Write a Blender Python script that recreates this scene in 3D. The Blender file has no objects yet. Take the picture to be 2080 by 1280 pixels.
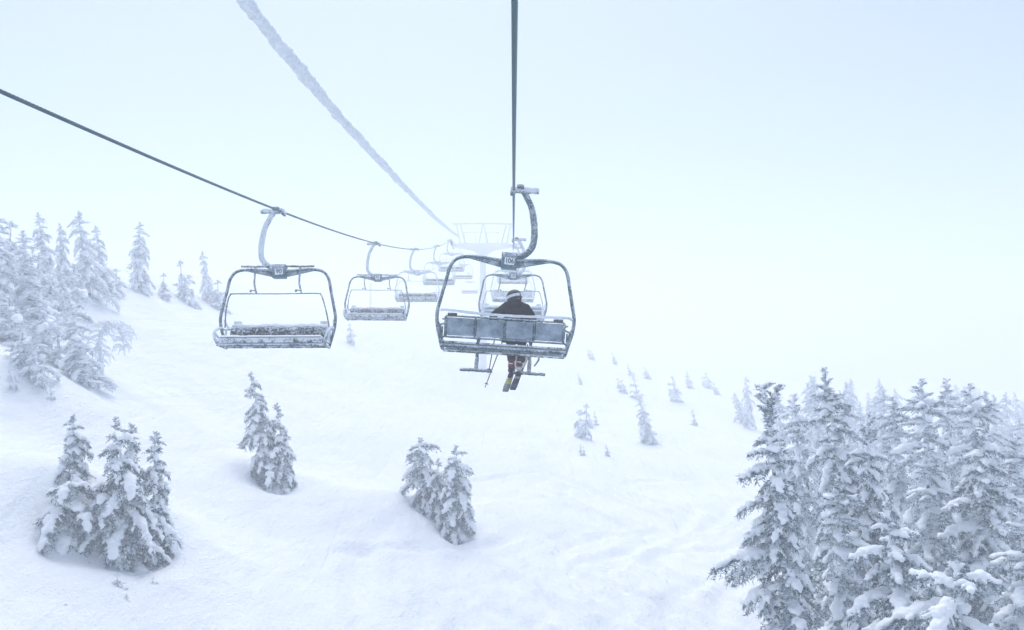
import bpy, bmesh, math, random
import numpy as np
from mathutils import Vector, Matrix, Euler, noise as mnoise

# ------------------------------------------------------------------ camera, sky, sun, exposure
sc = bpy.context.scene
COL = sc.collection
R = math.radians
FPX = 1632.0                       # focal length in photo pixels
PITCH = R(4.2)
FOG = 0.0092

cam_d = bpy.data.cameras.new('camera')
cam = bpy.data.objects.new('camera', cam_d)
COL.objects.link(cam)
cam_d.sensor_width = 36.0
cam_d.lens = 36.0 * FPX / 2080.0
cam_d.clip_start = 0.05
cam_d.clip_end = 2000.0
cam.location = (0, 0, 0)
cam.rotation_euler = (math.pi / 2 + PITCH, 0, 0)
sc.camera = cam

SUN_EL, SUN_AZ = R(66), R(-10)      # azimuth from +y towards +x
world = bpy.data.worlds.new('World')
sc.world = world
world.use_nodes = True
wn, wl = world.node_tree.nodes, world.node_tree.links
wn.clear()
wo = wn.new('ShaderNodeOutputWorld')
wb = wn.new('ShaderNodeBackground')
sky = wn.new('ShaderNodeTexSky')
sky.sky_type = 'NISHITA'
sky.sun_disc = False
sky.sun_elevation = SUN_EL
sky.sun_rotation = SUN_AZ
sky.altitude = 900
sky.air_density = 1.0
sky.dust_density = 3.0
sky.ozone_density = 1.0
hs = wn.new('ShaderNodeHueSaturation')
hs.inputs['Saturation'].default_value = 0.80
wl.new(sky.outputs[0], hs.inputs['Color'])
wl.new(hs.outputs[0], wb.inputs['Color'])
wb.inputs['Strength'].default_value = 0.15
wl.new(wb.outputs[0], wo.inputs['Surface'])

sun_d = bpy.data.lights.new('sun', 'SUN')
sun_d.energy = 1.5
sun_d.angle = R(50)
sun_d.color = (0.95, 0.98, 1.0)
sun = bpy.data.objects.new('sun', sun_d)
COL.objects.link(sun)
sdir = Vector((math.sin(SUN_AZ) * math.cos(SUN_EL), math.cos(SUN_AZ) * math.cos(SUN_EL), math.sin(SUN_EL)))
sun.rotation_euler = sdir.to_track_quat('Z', 'Y').to_euler()
sun.location = sdir * 60

sc.view_settings.view_transform = 'Standard'
sc.view_settings.look = 'None'
sc.view_settings.gamma = 1.0
sc.view_settings.exposure = 0.37
sc.view_settings.use_curve_mapping = False
cy = sc.cycles
cy.volume_bounces = 8
cy.max_bounces = 14
cy.diffuse_bounces = 6
cy.glossy_bounces = 2
cy.use_denoising = True

# ------------------------------------------------------------------ small tools
def tag(o, label=None, cat=None, group=None, kind=None):
    if label: o['label'] = label
    if cat: o['category'] = cat
    if group: o['group'] = group
    if kind: o['kind'] = kind
    return o

def empty(name, loc=(0, 0, 0)):
    o = bpy.data.objects.new(name, None)
    o.empty_display_size = 0.2
    o.location = loc
    COL.objects.link(o)
    return o

def link(name, me, parent=None):
    o = bpy.data.objects.new(name, me)
    COL.objects.link(o)
    if parent: o.parent = parent
    return o

def copy_tree(o, parent=None, kids=None):
    c = o.copy()
    COL.objects.link(c)
    if parent: c.parent = parent
    for ch in list(o.children):
        copy_tree(ch, c)
    return c

def np_mesh(name, verts, tris=None, mats=(), quads=None, smooth=True, mi=None):
    me = bpy.data.meshes.new(name)
    verts = np.asarray(verts, dtype=np.float32)
    loops, starts, n = [], [], 0
    if tris is not None and len(tris):
        t = np.asarray(tris, dtype=np.int32); loops.append(t.ravel())
        starts.append(np.arange(len(t)) * 3); n = len(t) * 3
    if quads is not None and len(quads):
        q = np.asarray(quads, dtype=np.int32); loops.append(q.ravel())
        starts.append(n + np.arange(len(q)) * 4)
    loops = np.concatenate(loops).astype(np.int32); starts = np.concatenate(starts).astype(np.int32)
    me.vertices.add(len(verts)); me.vertices.foreach_set('co', verts.ravel())
    me.loops.add(len(loops)); me.loops.foreach_set('vertex_index', loops)
    me.polygons.add(len(starts)); me.polygons.foreach_set('loop_start', starts)
    if mi is not None: me.polygons.foreach_set('material_index', np.asarray(mi, dtype=np.int32))
    me.polygons.foreach_set('use_smooth', np.full(len(starts), smooth, dtype=bool))
    for m in mats: me.materials.append(m)
    me.update(calc_edges=True)
    return me

def catmull(P, per=6):
    P = [np.array(p, float) for p in P]
    if len(P) < 3: return [P[0] + (P[-1] - P[0]) * t for t in np.linspace(0, 1, per + 1)]
    Q = [2 * P[0] - P[1]] + P + [2 * P[-1] - P[-2]]
    out = []
    for i in range(1, len(Q) - 2):
        p0, p1, p2, p3 = Q[i - 1], Q[i], Q[i + 1], Q[i + 2]
        for k in range(per):
            t = k / per
            out.append(.5 * (2 * p1 + (p2 - p0) * t + (2 * p0 - 5 * p1 + 4 * p2 - p3) * t * t + (3 * p1 - p0 - 3 * p2 + p3) * t ** 3))
    out.append(P[-1])
    return out

class MB:
    """collects shapes, links them as ONE mesh"""
    def __init__(s, seed=1): s.v, s.f, s.n, s.rng = [], [], 0, np.random.RandomState(seed)
    def add(s, v, f):
        v = np.asarray(v, float)
        s.v.append(v); s.f += [tuple(i + s.n for i in q) for q in f]; s.n += len(v)
        return s
    def box(s, c, size, rot=None, bev=0.0):
        bm = bmesh.new()
        bmesh.ops.create_cube(bm, size=1.0)
        for w in bm.verts: w.co = Vector((w.co.x * size[0], w.co.y * size[1], w.co.z * size[2]))
        if bev: bmesh.ops.bevel(bm, geom=bm.edges[:], offset=bev, segments=2, affect='EDGES', profile=.5)
        M = Euler(rot).to_matrix() if rot else Matrix.Identity(3)
        bm.verts.index_update()
        s.add([tuple(M @ w.co + Vector(c)) for w in bm.verts], [[w.index for w in f.verts] for f in bm.faces])
        bm.free(); return s
    def tube(s, path, r, seg=10, jit=0.0, per=0, squash=(1, 1), up=None):
        P = catmull(path, per) if per else [np.array(p, float) for p in path]
        n = len(P)
        rr = [r] * n if np.isscalar(r) else list(np.interp(np.linspace(0, 1, n), np.linspace(0, 1, len(r)), r))
        T = [P[min(i + 1, n - 1)] - P[max(i - 1, 0)] for i in range(n)]
        T = [t / (np.linalg.norm(t) + 1e-9) for t in T]
        u = np.array(up, float) if up is not None else (np.array([0, 0, 1.]) if abs(T[0][2]) < .9 else np.array([0, 1., 0]))
        u = u - T[0] * u.dot(T[0]); u /= np.linalg.norm(u)
        V, F = [], []
        for i in range(n):
            u = u - T[i] * u.dot(T[i]); u /= np.linalg.norm(u)
            w = np.cross(T[i], u)
            for k in range(seg):
                a = 2 * math.pi * k / seg
                q = rr[i] * (1 + (s.rng.uniform(-jit, jit) if jit else 0))
                V.append(P[i] + u * math.cos(a) * q * squash[0] + w * math.sin(a) * q * squash[1])
        for i in range(n - 1):
            for k in range(seg):
                a, b = i * seg + k, i * seg + (k + 1) % seg
                F.append((a, b, b + seg, a + seg))
        F.append(tuple(range(seg - 1, -1, -1))); F.append(tuple((n - 1) * seg + k for k in range(seg)))
        return s.add(V, F)
    def prism(s, poly, axis, a, b):
        """poly in the two other axes, extruded along axis from a to b"""
        n = len(poly)
        def mk(p, d):
            q = list(p); q.insert(axis, d); return q
        V = [mk(p, a) for p in poly] + [mk(p, b) for p in poly]
        F = [(i, (i + 1) % n, (i + 1) % n + n, i + n) for i in range(n)]
        F += [tuple(range(n - 1, -1, -1)), tuple(range(n, 2 * n))]
        return s.add(V, F)
    def ell(s, c, r, seg=16, rings=10, rot=None):
        V, F = [], []
        M = Euler(rot).to_matrix() if rot else Matrix.Identity(3)
        for i in range(rings + 1):
            th = math.pi * i / rings
            for k in range(seg):
                ph = 2 * math.pi * k / seg
                p = Vector((r[0] * math.sin(th) * math.cos(ph), r[1] * math.sin(th) * math.sin(ph), r[2] * math.cos(th)))
                V.append(tuple(M @ p + Vector(c)))
        for i in range(rings):
            for k in range(seg):
                a, b = i * seg + k, i * seg + (k + 1) % seg
                F.append((a, a + seg, b + seg, b))
        return s.add(V, F)
    def mesh(s, name, m, smooth=True, angle=40):
        me = bpy.data.meshes.new(name)
        V = np.concatenate(s.v)
        me.from_pydata([tuple(p) for p in V], [], s.f)
        bm = bmesh.new(); bm.from_mesh(me)
        bmesh.ops.remove_doubles(bm, verts=bm.verts[:], dist=1e-5)
        bmesh.ops.recalc_face_normals(bm, faces=bm.faces[:])
        bm.to_mesh(me); bm.free()
        if m: me.materials.append(m)
        me.polygons.foreach_set('use_smooth', np.full(len(me.polygons), smooth, dtype=bool))
        if smooth:
            try: me.set_sharp_from_angle(angle=R(angle))
            except Exception: pass
        return me
    def build(s, name, m, parent=None, smooth=True, angle=40):
        return link(name, s.mesh(name, m, smooth, angle), parent)

# numpy value noise
_rs = np.random.RandomState(7)
_P = _rs.permutation(256); _P = np.concatenate([_P, _P, _P]); _VAL = _rs.uniform(-1, 1, 1024)
def vnoise(x, y, z=None):
    x = np.asarray(x, float); y = np.asarray(y, float)
    z = np.zeros_like(x) if z is None else np.asarray(z, float)
    xi, yi, zi = np.floor(x).astype(int), np.floor(y).astype(int), np.floor(z).astype(int)
    u, v, w = x - xi, y - yi, z - zi
    u, v, w = [t * t * t * (t * (t * 6 - 15) + 10) for t in (u, v, w)]
    def h(a, b, c): return _VAL[_P[_P[_P[a & 255] + (b & 255)] + (c & 255)]]
    r = 0
    for dx in (0, 1):
        for dy in (0, 1):
            for dz in (0, 1):
                r = r + h(xi + dx, yi + dy, zi + dz) * (u if dx else 1 - u) * (v if dy else 1 - v) * (w if dz else 1 - w)
    return r

# photo pixel + distance along +y -> world point (used to work out real positions)
def ray(px, py):
    u, v = (px - 1040) / FPX, (640 - py) / FPX
    d = np.array([u, math.cos(PITCH) - v * math.sin(PITCH), math.sin(PITCH) + v * math.cos(PITCH)])
    return d / d[1]
def at(px, py, d): return ray(px, py) * d

# ------------------------------------------------------------------ materials
def mat(name):
    m = bpy.data.materials.new(name); m.use_nodes = True
    nt = m.node_tree
    return m, nt.nodes, nt.links, nt.nodes['Principled BSDF']

def N(nodes, t, **kw):
    n = nodes.new(t)
    for k, v in kw.items():
        if k in n.inputs: n.inputs[k].default_value = v
        else: setattr(n, k, v)
    return n

def ramp(nodes, stops):
    n = nodes.new('ShaderNodeValToRGB'); e = n.color_ramp.elements
    e[0].position, e[0].color = stops[0][0], (*stops[0][1], 1)
    e[1].position, e[1].color = stops[-1][0], (*stops[-1][1], 1)
    for p, c in stops[1:-1]:
        x = e.new(p); x.color = (*c, 1)
    return n

SNOWC = (0.86, 0.89, 0.93)
def mat_snow(name, fine=40.0, strength=.35, dist=.02, ground=False):
    m, n, l, b = mat(name)
    tc = n.new('ShaderNodeTexCoord')
    b.inputs['Roughness'].default_value = .75
    b.inputs['Specular IOR Level'].default_value = .25
    nz = N(n, 'ShaderNodeTexNoise', Scale=fine, Detail=5.0, Roughness=.6)
    l.new(tc.outputs['Object'], nz.inputs['Vector'])
    rc = ramp(n, [(.25, (0.905, 0.93, 0.95)), (.75, (0.935, 0.955, 0.97))])
    l.new(nz.outputs['Fac'], rc.inputs['Fac']); l.new(rc.outputs[0], b.inputs['Base Color'])
    bp = N(n, 'ShaderNodeBump', Strength=strength, Distance=dist)
    if ground:
        # wind crust + ski tracks: relief only
        nz2 = N(n, 'ShaderNodeTexNoise', Scale=1.3, Detail=9.0, Roughness=.62)
        mp = N(n, 'ShaderNodeMapping'); mp.inputs['Scale'].default_value = (1.0, .45, 1)
        l.new(tc.outputs['Object'], mp.inputs['Vector']); l.new(mp.outputs[0], nz2.inputs['Vector'])
        ad = N(n, 'ShaderNodeMath', operation='MULTIPLY_ADD'); ad.inputs[1].default_value = 6.0
        l.new(nz2.outputs['Fac'], ad.inputs[0]); l.new(nz.outputs['Fac'], ad.inputs[2])
        mp2 = N(n, 'ShaderNodeMapping'); mp2.inputs['Scale'].default_value = (.75, .075, .1); mp2.inputs['Rotation'].default_value = (0, 0, R(9))
        l.new(tc.outputs['Object'], mp2.inputs['Vector'])
        wv = N(n, 'ShaderNodeTexNoise', Scale=1.0, Detail=2.0, Roughness=.45, Distortion=.4); l.new(mp2.outputs[0], wv.inputs['Vector'])
        df = N(n, 'ShaderNodeMath', operation='SUBTRACT'); df.inputs[1].default_value = .5; l.new(wv.outputs['Fac'], df.inputs[0])
        ab = N(n, 'ShaderNodeMath', operation='ABSOLUTE'); l.new(df.outputs[0], ab.inputs[0])
        lines = N(n, 'ShaderNodeMapRange'); lines.inputs['From Min'].default_value = .06; lines.inputs['From Max'].default_value = .0
        l.new(ab.outputs[0], lines.inputs['Value'])
        big = N(n, 'ShaderNodeTexNoise', Scale=.16, Detail=3.0); l.new(tc.outputs['Object'], big.inputs['Vector'])
        gate = N(n, 'ShaderNodeMapRange'); gate.inputs['From Min'].default_value = .42; gate.inputs['From Max'].default_value = .62
        l.new(big.outputs['Fac'], gate.inputs['Value'])
        trk = N(n, 'ShaderNodeMath', operation='MULTIPLY'); l.new(lines.outputs[0], trk.inputs[0]); l.new(gate.outputs[0], trk.inputs[1])
        # packed, slightly icy snow in the tracks
        mxc = N(n, 'ShaderNodeMix', data_type='RGBA'); mxc.inputs[7].default_value = (.885, .92, .95, 1)
        l.new(trk.outputs[0], mxc.inputs[0]); l.new(rc.outputs[0], mxc.inputs[6]); l.new(mxc.outputs[2], b.inputs['Base Color'])
        ht = N(n, 'ShaderNodeMath', operation='MULTIPLY_ADD'); ht.inputs[1].default_value = -.7
        l.new(trk.outputs[0], ht.inputs[0]); l.new(ad.outputs[0], ht.inputs[2])
        l.new(ht.outputs[0], bp.inputs['Height'])
    else:
        l.new(nz.outputs['Fac'], bp.inputs['Height'])
    l.new(bp.outputs[0], b.inputs['Normal'])
    return m

M_GROUND = mat_snow('snow_ground', 14.0, .8, .05, True)
M_SNOW = mat_snow('snow_load', 30.0, .5, .02)

def mat_needles(name, frost):
    m, n, l, b = mat(name)
    tc = n.new('ShaderNodeTexCoord')
    nz = N(n, 'ShaderNodeTexNoise', Scale=13.0, Detail=5.0, Roughness=.75)
    l.new(tc.outputs['Object'], nz.inputs['Vector'])
    lo = .5 - .28 * frost
    rc = ramp(n, [(max(.02, lo - .16), (.012, .036, .046)), (lo + .0, (.075, .135, .175)), (min(.98, lo + .15), (.80, .85, .90))])
    l.new(nz.outputs['Fac'], rc.inputs['Fac'])
    l.new(rc.outputs[0], b.inputs['Base Color'])
    b.inputs['Roughness'].default_value = .8
    b.inputs['Specular IOR Level'].default_value = .15
    return m
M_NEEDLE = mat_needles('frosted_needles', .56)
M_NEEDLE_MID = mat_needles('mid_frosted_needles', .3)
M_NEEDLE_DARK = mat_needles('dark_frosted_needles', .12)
M_TWIG = mat_needles('rimed_twigs', 1.2)

def mat_bark():
    m, n, l, b = mat('snowy_bark')
    tc = n.new('ShaderNodeTexCoord')
    nz = N(n, 'ShaderNodeTexNoise', Scale=6.0, Detail=6.0)
    l.new(tc.outputs['Object'], nz.inputs['Vector'])
    rc = ramp(n, [(.32, (.06, .055, .05)), (.48, (.7, .75, .8))])
    l.new(nz.outputs['Fac'], rc.inputs['Fac']); l.new(rc.outputs[0], b.inputs['Base Color'])
    b.inputs['Roughness'].default_value = .9
    return m
M_BARK = mat_bark()
def mat_rime_ice():
    m, n, l, b = mat('rime_ice')
    tc = n.new('ShaderNodeTexCoord')
    nz = N(n, 'ShaderNodeTexNoise', Scale=14.0, Detail=7.0, Roughness=.7)
    l.new(tc.outputs['Object'], nz.inputs['Vector'])
    rc = ramp(n, [(.3, (.50, .58, .65)), (.5, (.70, .77, .82)), (.72, (.86, .90, .93))])
    l.new(nz.outputs['Fac'], rc.inputs['Fac']); l.new(rc.outputs[0], b.inputs['Base Color'])
    b.inputs['Roughness'].default_value = .7
    bp = N(n, 'ShaderNodeBump', Strength=.9, Distance=.03); l.new(nz.outputs['Fac'], bp.inputs['Height']); l.new(bp.outputs[0], b.inputs['Normal'])
    return m
M_ICE = mat_rime_ice()

def mat_rimed(name, base, cover, scale=45.0, rough=.45, topcover=.25, patch=.25, rim=(.72, .78, .84), soft=.09):
    """metal or plastic under a speckle of rime; more rime where noise patches say so and on faces that look up"""
    m, n, l, b = mat(name)
    tc = n.new('ShaderNodeTexCoord')
    geo = n.new('ShaderNodeNewGeometry')
    sp = N(n, 'ShaderNodeTexNoise', Scale=scale, Detail=3.0, Roughness=.75)
    pa = N(n, 'ShaderNodeTexNoise', Scale=5.0, Detail=4.0, Roughness=.6)
    for q in (sp, pa): l.new(tc.outputs['Object'], q.inputs['Vector'])
    sx = n.new('ShaderNodeSeparateXYZ'); l.new(geo.outputs['Normal'], sx.inputs[0])
    a = N(n, 'ShaderNodeMath', operation='MULTIPLY_ADD'); a.inputs[1].default_value = patch * 2; l.new(pa.outputs['Fac'], a.inputs[0])
    l.new(sp.outputs['Fac'], a.inputs[2])
    c = N(n, 'ShaderNodeMath', operation='MULTIPLY_ADD'); c.inputs[1].default_value = topcover; l.new(sx.outputs['Z'], c.inputs[0]); l.new(a.outputs[0], c.inputs[2])
    mid = .5 + patch + (0.5 - cover) * .6
    mr = N(n, 'ShaderNodeMapRange'); mr.inputs['From Min'].default_value = mid - soft; mr.inputs['From Max'].default_value = mid + soft
    l.new(c.outputs[0], mr.inputs['Value'])
    mx = N(n, 'ShaderNodeMix', data_type='RGBA')
    mx.inputs[6].default_value = (*base, 1); mx.inputs[7].default_value = (*rim, 1)
    l.new(mr.outputs[0], mx.inputs[0]); l.new(mx.outputs[2], b.inputs['Base Color'])
    rr = N(n, 'ShaderNodeMapRange'); rr.inputs['To Min'].default_value = rough; rr.inputs['To Max'].default_value = .85
    l.new(mr.outputs[0], rr.inputs['Value']); l.new(rr.outputs[0], b.inputs['Roughness'])
    bp = N(n, 'ShaderNodeBump', Strength=.7, Distance=.012)
    l.new(mr.outputs[0], bp.inputs['Height']); l.new(bp.outputs[0], b.inputs['Normal'])
    return m
STEEL = (.008, .075, .105)
M_FRAME = mat_rimed('rimed_steel', STEEL, .42, scale=50, soft=.11)
M_FRAME_W = mat_rimed('heavy_rime_fog_pale_steel', STEEL, .78, scale=30)  # thick rime on near parts; on far chairs its white paints fog fade
M_PANEL = mat_rimed('rimed_panel', (.05, .11, .16), .46, scale=90, patch=.45, topcover=0, rim=(.5, .6, .7), soft=.28)
M_CUSH = mat_rimed('dark_cushion', (.02, .028, .04), .12, scale=22, topcover=.5)
M_SEATM = mat_rimed('patchy_rimed_seat', (.035, .07, .095), .62, scale=14, patch=.45)
M_PLATE = mat_rimed('block_plate', (.045, .14, .18), .33, scale=70, topcover=.5)
M_RIME = mat_rimed('white_rime', (.5, .56, .64), .85, scale=25)
M_TOWER = mat_rimed('rimed_fog_pale_tower', (.68, .73, .78), 1.1, scale=8, rim=(.9, .92, .94))  # rime on the steel, whitened further to paint in fog fade
M_CABLE = mat_rimed('steel_rope', (.004, .07, .09), .05, scale=30, patch=.1, topcover=.1, rim=(.3, .38, .43))

def flat(name, c, rough=.5, metal=0.0, spec=.4):
    m, n, l, b = mat(name)
    tc = n.new('ShaderNodeTexCoord')
    nz = N(n, 'ShaderNodeTexNoise', Scale=25.0, Detail=4.0); l.new(tc.outputs['Object'], nz.inputs['Vector'])
    rc = ramp(n, [(.3, tuple(x * .85 for x in c)), (.7, tuple(min(1, x * 1.12) for x in c))])
    l.new(nz.outputs['Fac'], rc.inputs['Fac']); l.new(rc.outputs[0], b.inputs['Base Color'])
    b.inputs['Roughness'].default_value = rough; b.inputs['Metallic'].default_value = metal
    b.inputs['Specular IOR Level'].default_value = spec
    return m
M_WHITE = flat('white_plate', (.8, .84, .88), .5)
M_INK = flat('dark_blue_ink', (.006, .06, .13), .5)
M_JACKET = flat('black_jacket', (.004, .006, .012), .85, spec=.1)
M_TROUSER = flat('navy_trousers', (.006, .02, .04), .8, spec=.15)
M_HELMET = flat('black_helmet', (.010, .012, .016), .45)
M_STRAP = flat('white_strap', (.75, .8, .84), .6)
M_LENS = flat('goggle_lens', (.02, .03, .05), .12)
M_RED = flat('red_boot', (.22, .012, .035), .4)
M_BWHITE = flat('white_boot', (.7, .7, .72), .4)
M_BLACK = flat('black_plastic', (.012, .014, .02), .5)
M_SKIB = flat('blue_grey_ski', (.05, .11, .17), .35)
M_SKID = flat('dark_ski', (.012, .03, .05), .35)
M_SKIY = flat('yellow_ski', (.48, .5, .05), .4)
M_SKIN = flat('skin', (.42, .24, .18), .6)
M_POLE = flat('ski_pole_shaft', (.03, .03, .05), .4)
M_POLER = flat('ski_pole_red', (.18, .03, .05), .4)

# ------------------------------------------------------------------ terrain
def softmin(u, c, k): return -k * np.log(np.exp(-np.minimum(u, c + 20 * k) / k) + math.exp(-c / k)) + k * np.log(1 + math.exp(-c / k))
MOUNDS = []
def Hbase(x, y):
    x = np.asarray(x, float); y = np.asarray(y, float)
    yy = np.where(y > 0, softmin(np.maximum(y, 0), 100., 12.), -softmin(np.maximum(-y, 0), 45., 10.))
    z = -9.0 + .12 * yy
    ul = np.maximum(-x, 0); ur = np.maximum(x, 0)
    uc = softmin(ul, 22., 2.0)
    z = z + uc * (.15 + .0165 * uc) * (ul / (ul + 1.0)) - .14 * softmin(ur, 48., 6.) * (ur / (ur + 1.2))
    # the left bank has a crest and falls away behind it
    cr = np.log1p(np.exp(np.clip((y - 49.) / 2.5, -30, 30))) * 2.5
    z = z - .10 * softmin(cr, 40., 5.) * np.clip((ul - 12) / 8, 0, 1)
    z = z + .07 * softmin(cr, 45., 6.) * np.clip((18 - ul) / 12, 0, 1) * np.exp(-(ur / 14.) ** 2)
    return z
def H(x, y):
    x = np.asarray(x, float); y = np.asarray(y, float)
    z = Hbase(x, y)
    z = z + .20 * vnoise(x / 6.5, y / 6.5) + .10 * vnoise(x / 2.3 + 9, y / 2.3) + 0.35 * vnoise(x / 22. + 3, y / 22.)
    for mx, my, sx, sy, h in MOUNDS:
        z = z + h * np.exp(-((x - mx) / sx) ** 2 - ((y - my) / sy) ** 2)
    return z
def hit(px, py, lo=6., hi=160.):
    d = ray(px, py)
    t = np.linspace(lo, hi, 3000)
    k = np.where(d[2] * t - H(d[0] * t, t) < 0)[0]
    if not len(k): return None
    return d * t[k[0]]

p = hit(120, 1060); MOUNDS.append((p[0], p[1], 3.0, 2.2, .5))
p = hit(60, 1000); MOUNDS.append((p[0], p[1], 2.2, 2.4, .4))
p = hit(740, 1060); MOUNDS.append((p[0], p[1], 2.6, 2.6, .6))
p = hit(70, 790); MOUNDS.append((p[0], p[1], 2.2, 1.6, .7))

for bx, by, r in ((262, 1135, 1.1), (322, 1110, .8), (140, 1080, 1.0), (570, 985, .9), (875, 1050, .8), (925, 1085, .8)):
    p = hit(bx, by)
    MOUNDS.append((p[0] - .5, p[1] + .5, r * 2.3, r * 2.0, .34)); MOUNDS.append((p[0], p[1] - .25, r * .9, r * .8, -.5))

def build_ground():
    def axis(lo, a, b, hi, st):
        m = np.arange(a, b + 1e-6, st)
        left, right, s = [], [], st
        x = a
        while x > lo: s *= 1.12; x -= s; left.append(max(x, lo))
        x, s = b, st
        while x < hi: s *= 1.12; x += s; right.append(min(x, hi))
        return np.concatenate([left[::-1], m, right])
    xs = axis(-330, -26, 22, 330, .17); ys = axis(-160, 9, 58, 480, .17)
    X, Y = np.meshgrid(xs, ys)
    Z = H(X, Y)
    # fine wind ripples and ski tracks cut into the piste, geometry near the camera only
    near = np.clip((60 - Y) / 30, 0, 1) * np.clip((Y - 3) / 5, 0, 1)
    Z += near * (.055 * vnoise(X / 1.1, Y / 1.9) + .03 * vnoise(X / .45, Y / .6) + .05 * np.abs(vnoise((X + .5 * Y) / 1.5, (Y - .4 * X) / 4.0)))
    rng = np.random.RandomState(5)
    for k in range(46):
        x0 = rng.uniform(-5, 9.5); y0 = rng.uniform(12, 34); ln = rng.uniform(5, 16)
        amp = rng.uniform(.3, 2.4); wl_ = rng.uniform(9, 20); ph = rng.uniform(0, 6.3); sl = rng.uniform(-.35, .35)
        cx = x0 + sl * (Y - y0) + amp * np.sin(Y / wl_ * 6.283 + ph)
        w = np.clip((ln - np.abs(Y - y0)) / 3, 0, 1)
        for off in (-.16, .16) if k % 2 else (0,):
            dd = (X - cx - off) / (.13 if k % 2 else .3)
            Z -= near * w * (.06 if k % 2 else .07) * (np.exp(-dd ** 2) - .55 * np.exp(-(np.abs(dd) - 1.8) ** 2))
    nx, ny = len(xs), len(ys)
    V = np.stack([X, Y, Z], -1).reshape(-1, 3)
    i = (np.arange(ny - 1)[:, None] * nx + np.arange(nx - 1)[None]).ravel()
    Q = np.stack([i, i + 1, i + 1 + nx, i + nx], 1)
    o = link('snow_slope', np_mesh('snow_slope', V, None, [M_GROUND], Q))
    tag(o, kind='structure', label='snow covered ski slope falling to the right below the lift')
    return float(Z.min()), float(Z.max())
ZMIN, ZMAX = build_ground()

# ------------------------------------------------------------------ haze
def build_haze():
    m = bpy.data.materials.new('haze'); m.use_nodes = True
    n, l = m.node_tree.nodes, m.node_tree.links
    n.clear()
    o = n.new('ShaderNodeOutputMaterial'); v = n.new('ShaderNodeVolumePrincipled')
    v.inputs['Color'].default_value = (.964, .975, .987, 1)
    v.inputs['Density'].default_value = FOG
    v.inputs['Anisotropy'].default_value = .5
    l.new(v.outputs[0], o.inputs['Volume'])
    top = max(15.0, ZMAX + 1.5)
    x0, x1, y0, y1, z0, z1 = -332, 332, -162, 482, ZMIN - 1.0, top
    b = MB().box(((x0 + x1) / 2, (y0 + y1) / 2, (z0 + z1) / 2), (x1 - x0, y1 - y0, z1 - z0))
    h = b.build('haze', m, smooth=False)
    tag(h, label='pale freezing fog over the whole slope', kind='stuff')
build_haze()

# ------------------------------------------------------------------ lift line geometry
def zc(y): return 2.0 + .056 * y + .00125 * y * y if y < 66 else 2.0 + .056 * 66 + .00125 * 66 ** 2 + .085 * (y - 66)
def zr(y): return zc(y) + .08
def xl(y): return -4.35 - .0105 * y
def xr(y): return 0.01 + .0015 * y

def rope(name, xf, zf, y0, y1, r, label, cat, m, lobes=6):
    ys = np.concatenate([np.arange(y0, 24, .035), np.arange(24, y1, .4)])
    seg = lobes * 4
    V = []
    for y in ys:
        c = np.array([xf(y), y, zf(y)])
        for k in range(seg):
            a = 2 * math.pi * k / seg
            q = r * (.86 + .14 * abs(math.cos(lobes / 2 * a)))
            tw = a + y / .36 * 2 * math.pi
            V.append((c[0] + q * math.cos(tw), c[1], c[2] + q * math.sin(tw)))
    n = len(ys)
    i = (np.arange(n - 1)[:, None] * seg + np.arange(seg)[None]); j = (np.arange(n - 1)[:, None] * seg + (np.arange(seg)[None] + 1) % seg)
    Q = np.stack([i, j, j + seg, i + seg], -1).reshape(-1, 4)
    o = link(name, np_mesh(name, V, None, [m], Q))
    return tag(o, label, cat, 'haul ropes of the chairlift')
rope('haul_rope', xr, zr, -25, 107, .0235, 'dark twisted steel rope running straight up above the skier', 'cable', M_CABLE)
rope('haul_rope', xl, zc, -25, 107, .0215, 'dark steel rope on the left carrying the empty chairs', 'cable', M_CABLE)

def rime_line():
    ctrl = [(-6, 5.42), (0, 5.42), (6, 5.5), (12.1, 5.66), (17.3, 5.98), (28.6, 7.05), (44, 8.65), (60.5, 10.65), (66, 11.4)]
    ys = np.arange(-6, 66, .05)
    from_y = np.array([c[0] for c in ctrl]); from_z = np.array([c[1] for c in ctrl])
    zs = np.interp(ys, from_y, from_z)
    ker = np.hanning(161); ker /= ker.sum()
    zs = np.convolve(np.pad(zs, 80, mode='reflect', reflect_type='odd'), ker, 'valid'); xs = -4.0 - .007 * ys
    seg = 22
    a = np.arange(seg) / seg * 2 * math.pi
    Y = np.repeat(ys[:, None], seg, 1); A = np.repeat(a[None], len(ys), 0)
    cx, sx = np.cos(A), np.sin(A)
    r = .098 * (1 + .34 * vnoise(Y / .42 + 5, cx * .9, sx * .9) + .22 * vnoise(Y / .16, cx * 2, sx * 2) + .24 * vnoise(Y / .06, cx * 5, sx * 5) + .12 * vnoise(Y / 1.6, cx * 0 + 3))
    r = r * (1 + .25 * np.maximum(0, sx)) * np.interp(Y, [0, 15, 66], [1.05, 1.0, .72])
    V = np.stack([xs[:, None] + r * cx, Y, zs[:, None] + r * sx], -1).reshape(-1, 3)
    n = len(ys)
    i = (np.arange(n - 1)[:, None] * seg + np.arange(seg)[None]); j = (np.arange(n - 1)[:, None] * seg + (np.arange(seg)[None] + 1) % seg)
    Q = np.stack([i, j, j + seg, i + seg], -1).reshape(-1, 4)
    o = link('rime_coated_line', np_mesh('rime_coated_line', V, None, [M_ICE], Q))
    tag(o, 'overhead line swollen thick with lumpy white rime between the two ropes', 'cable')
rime_line()

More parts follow.
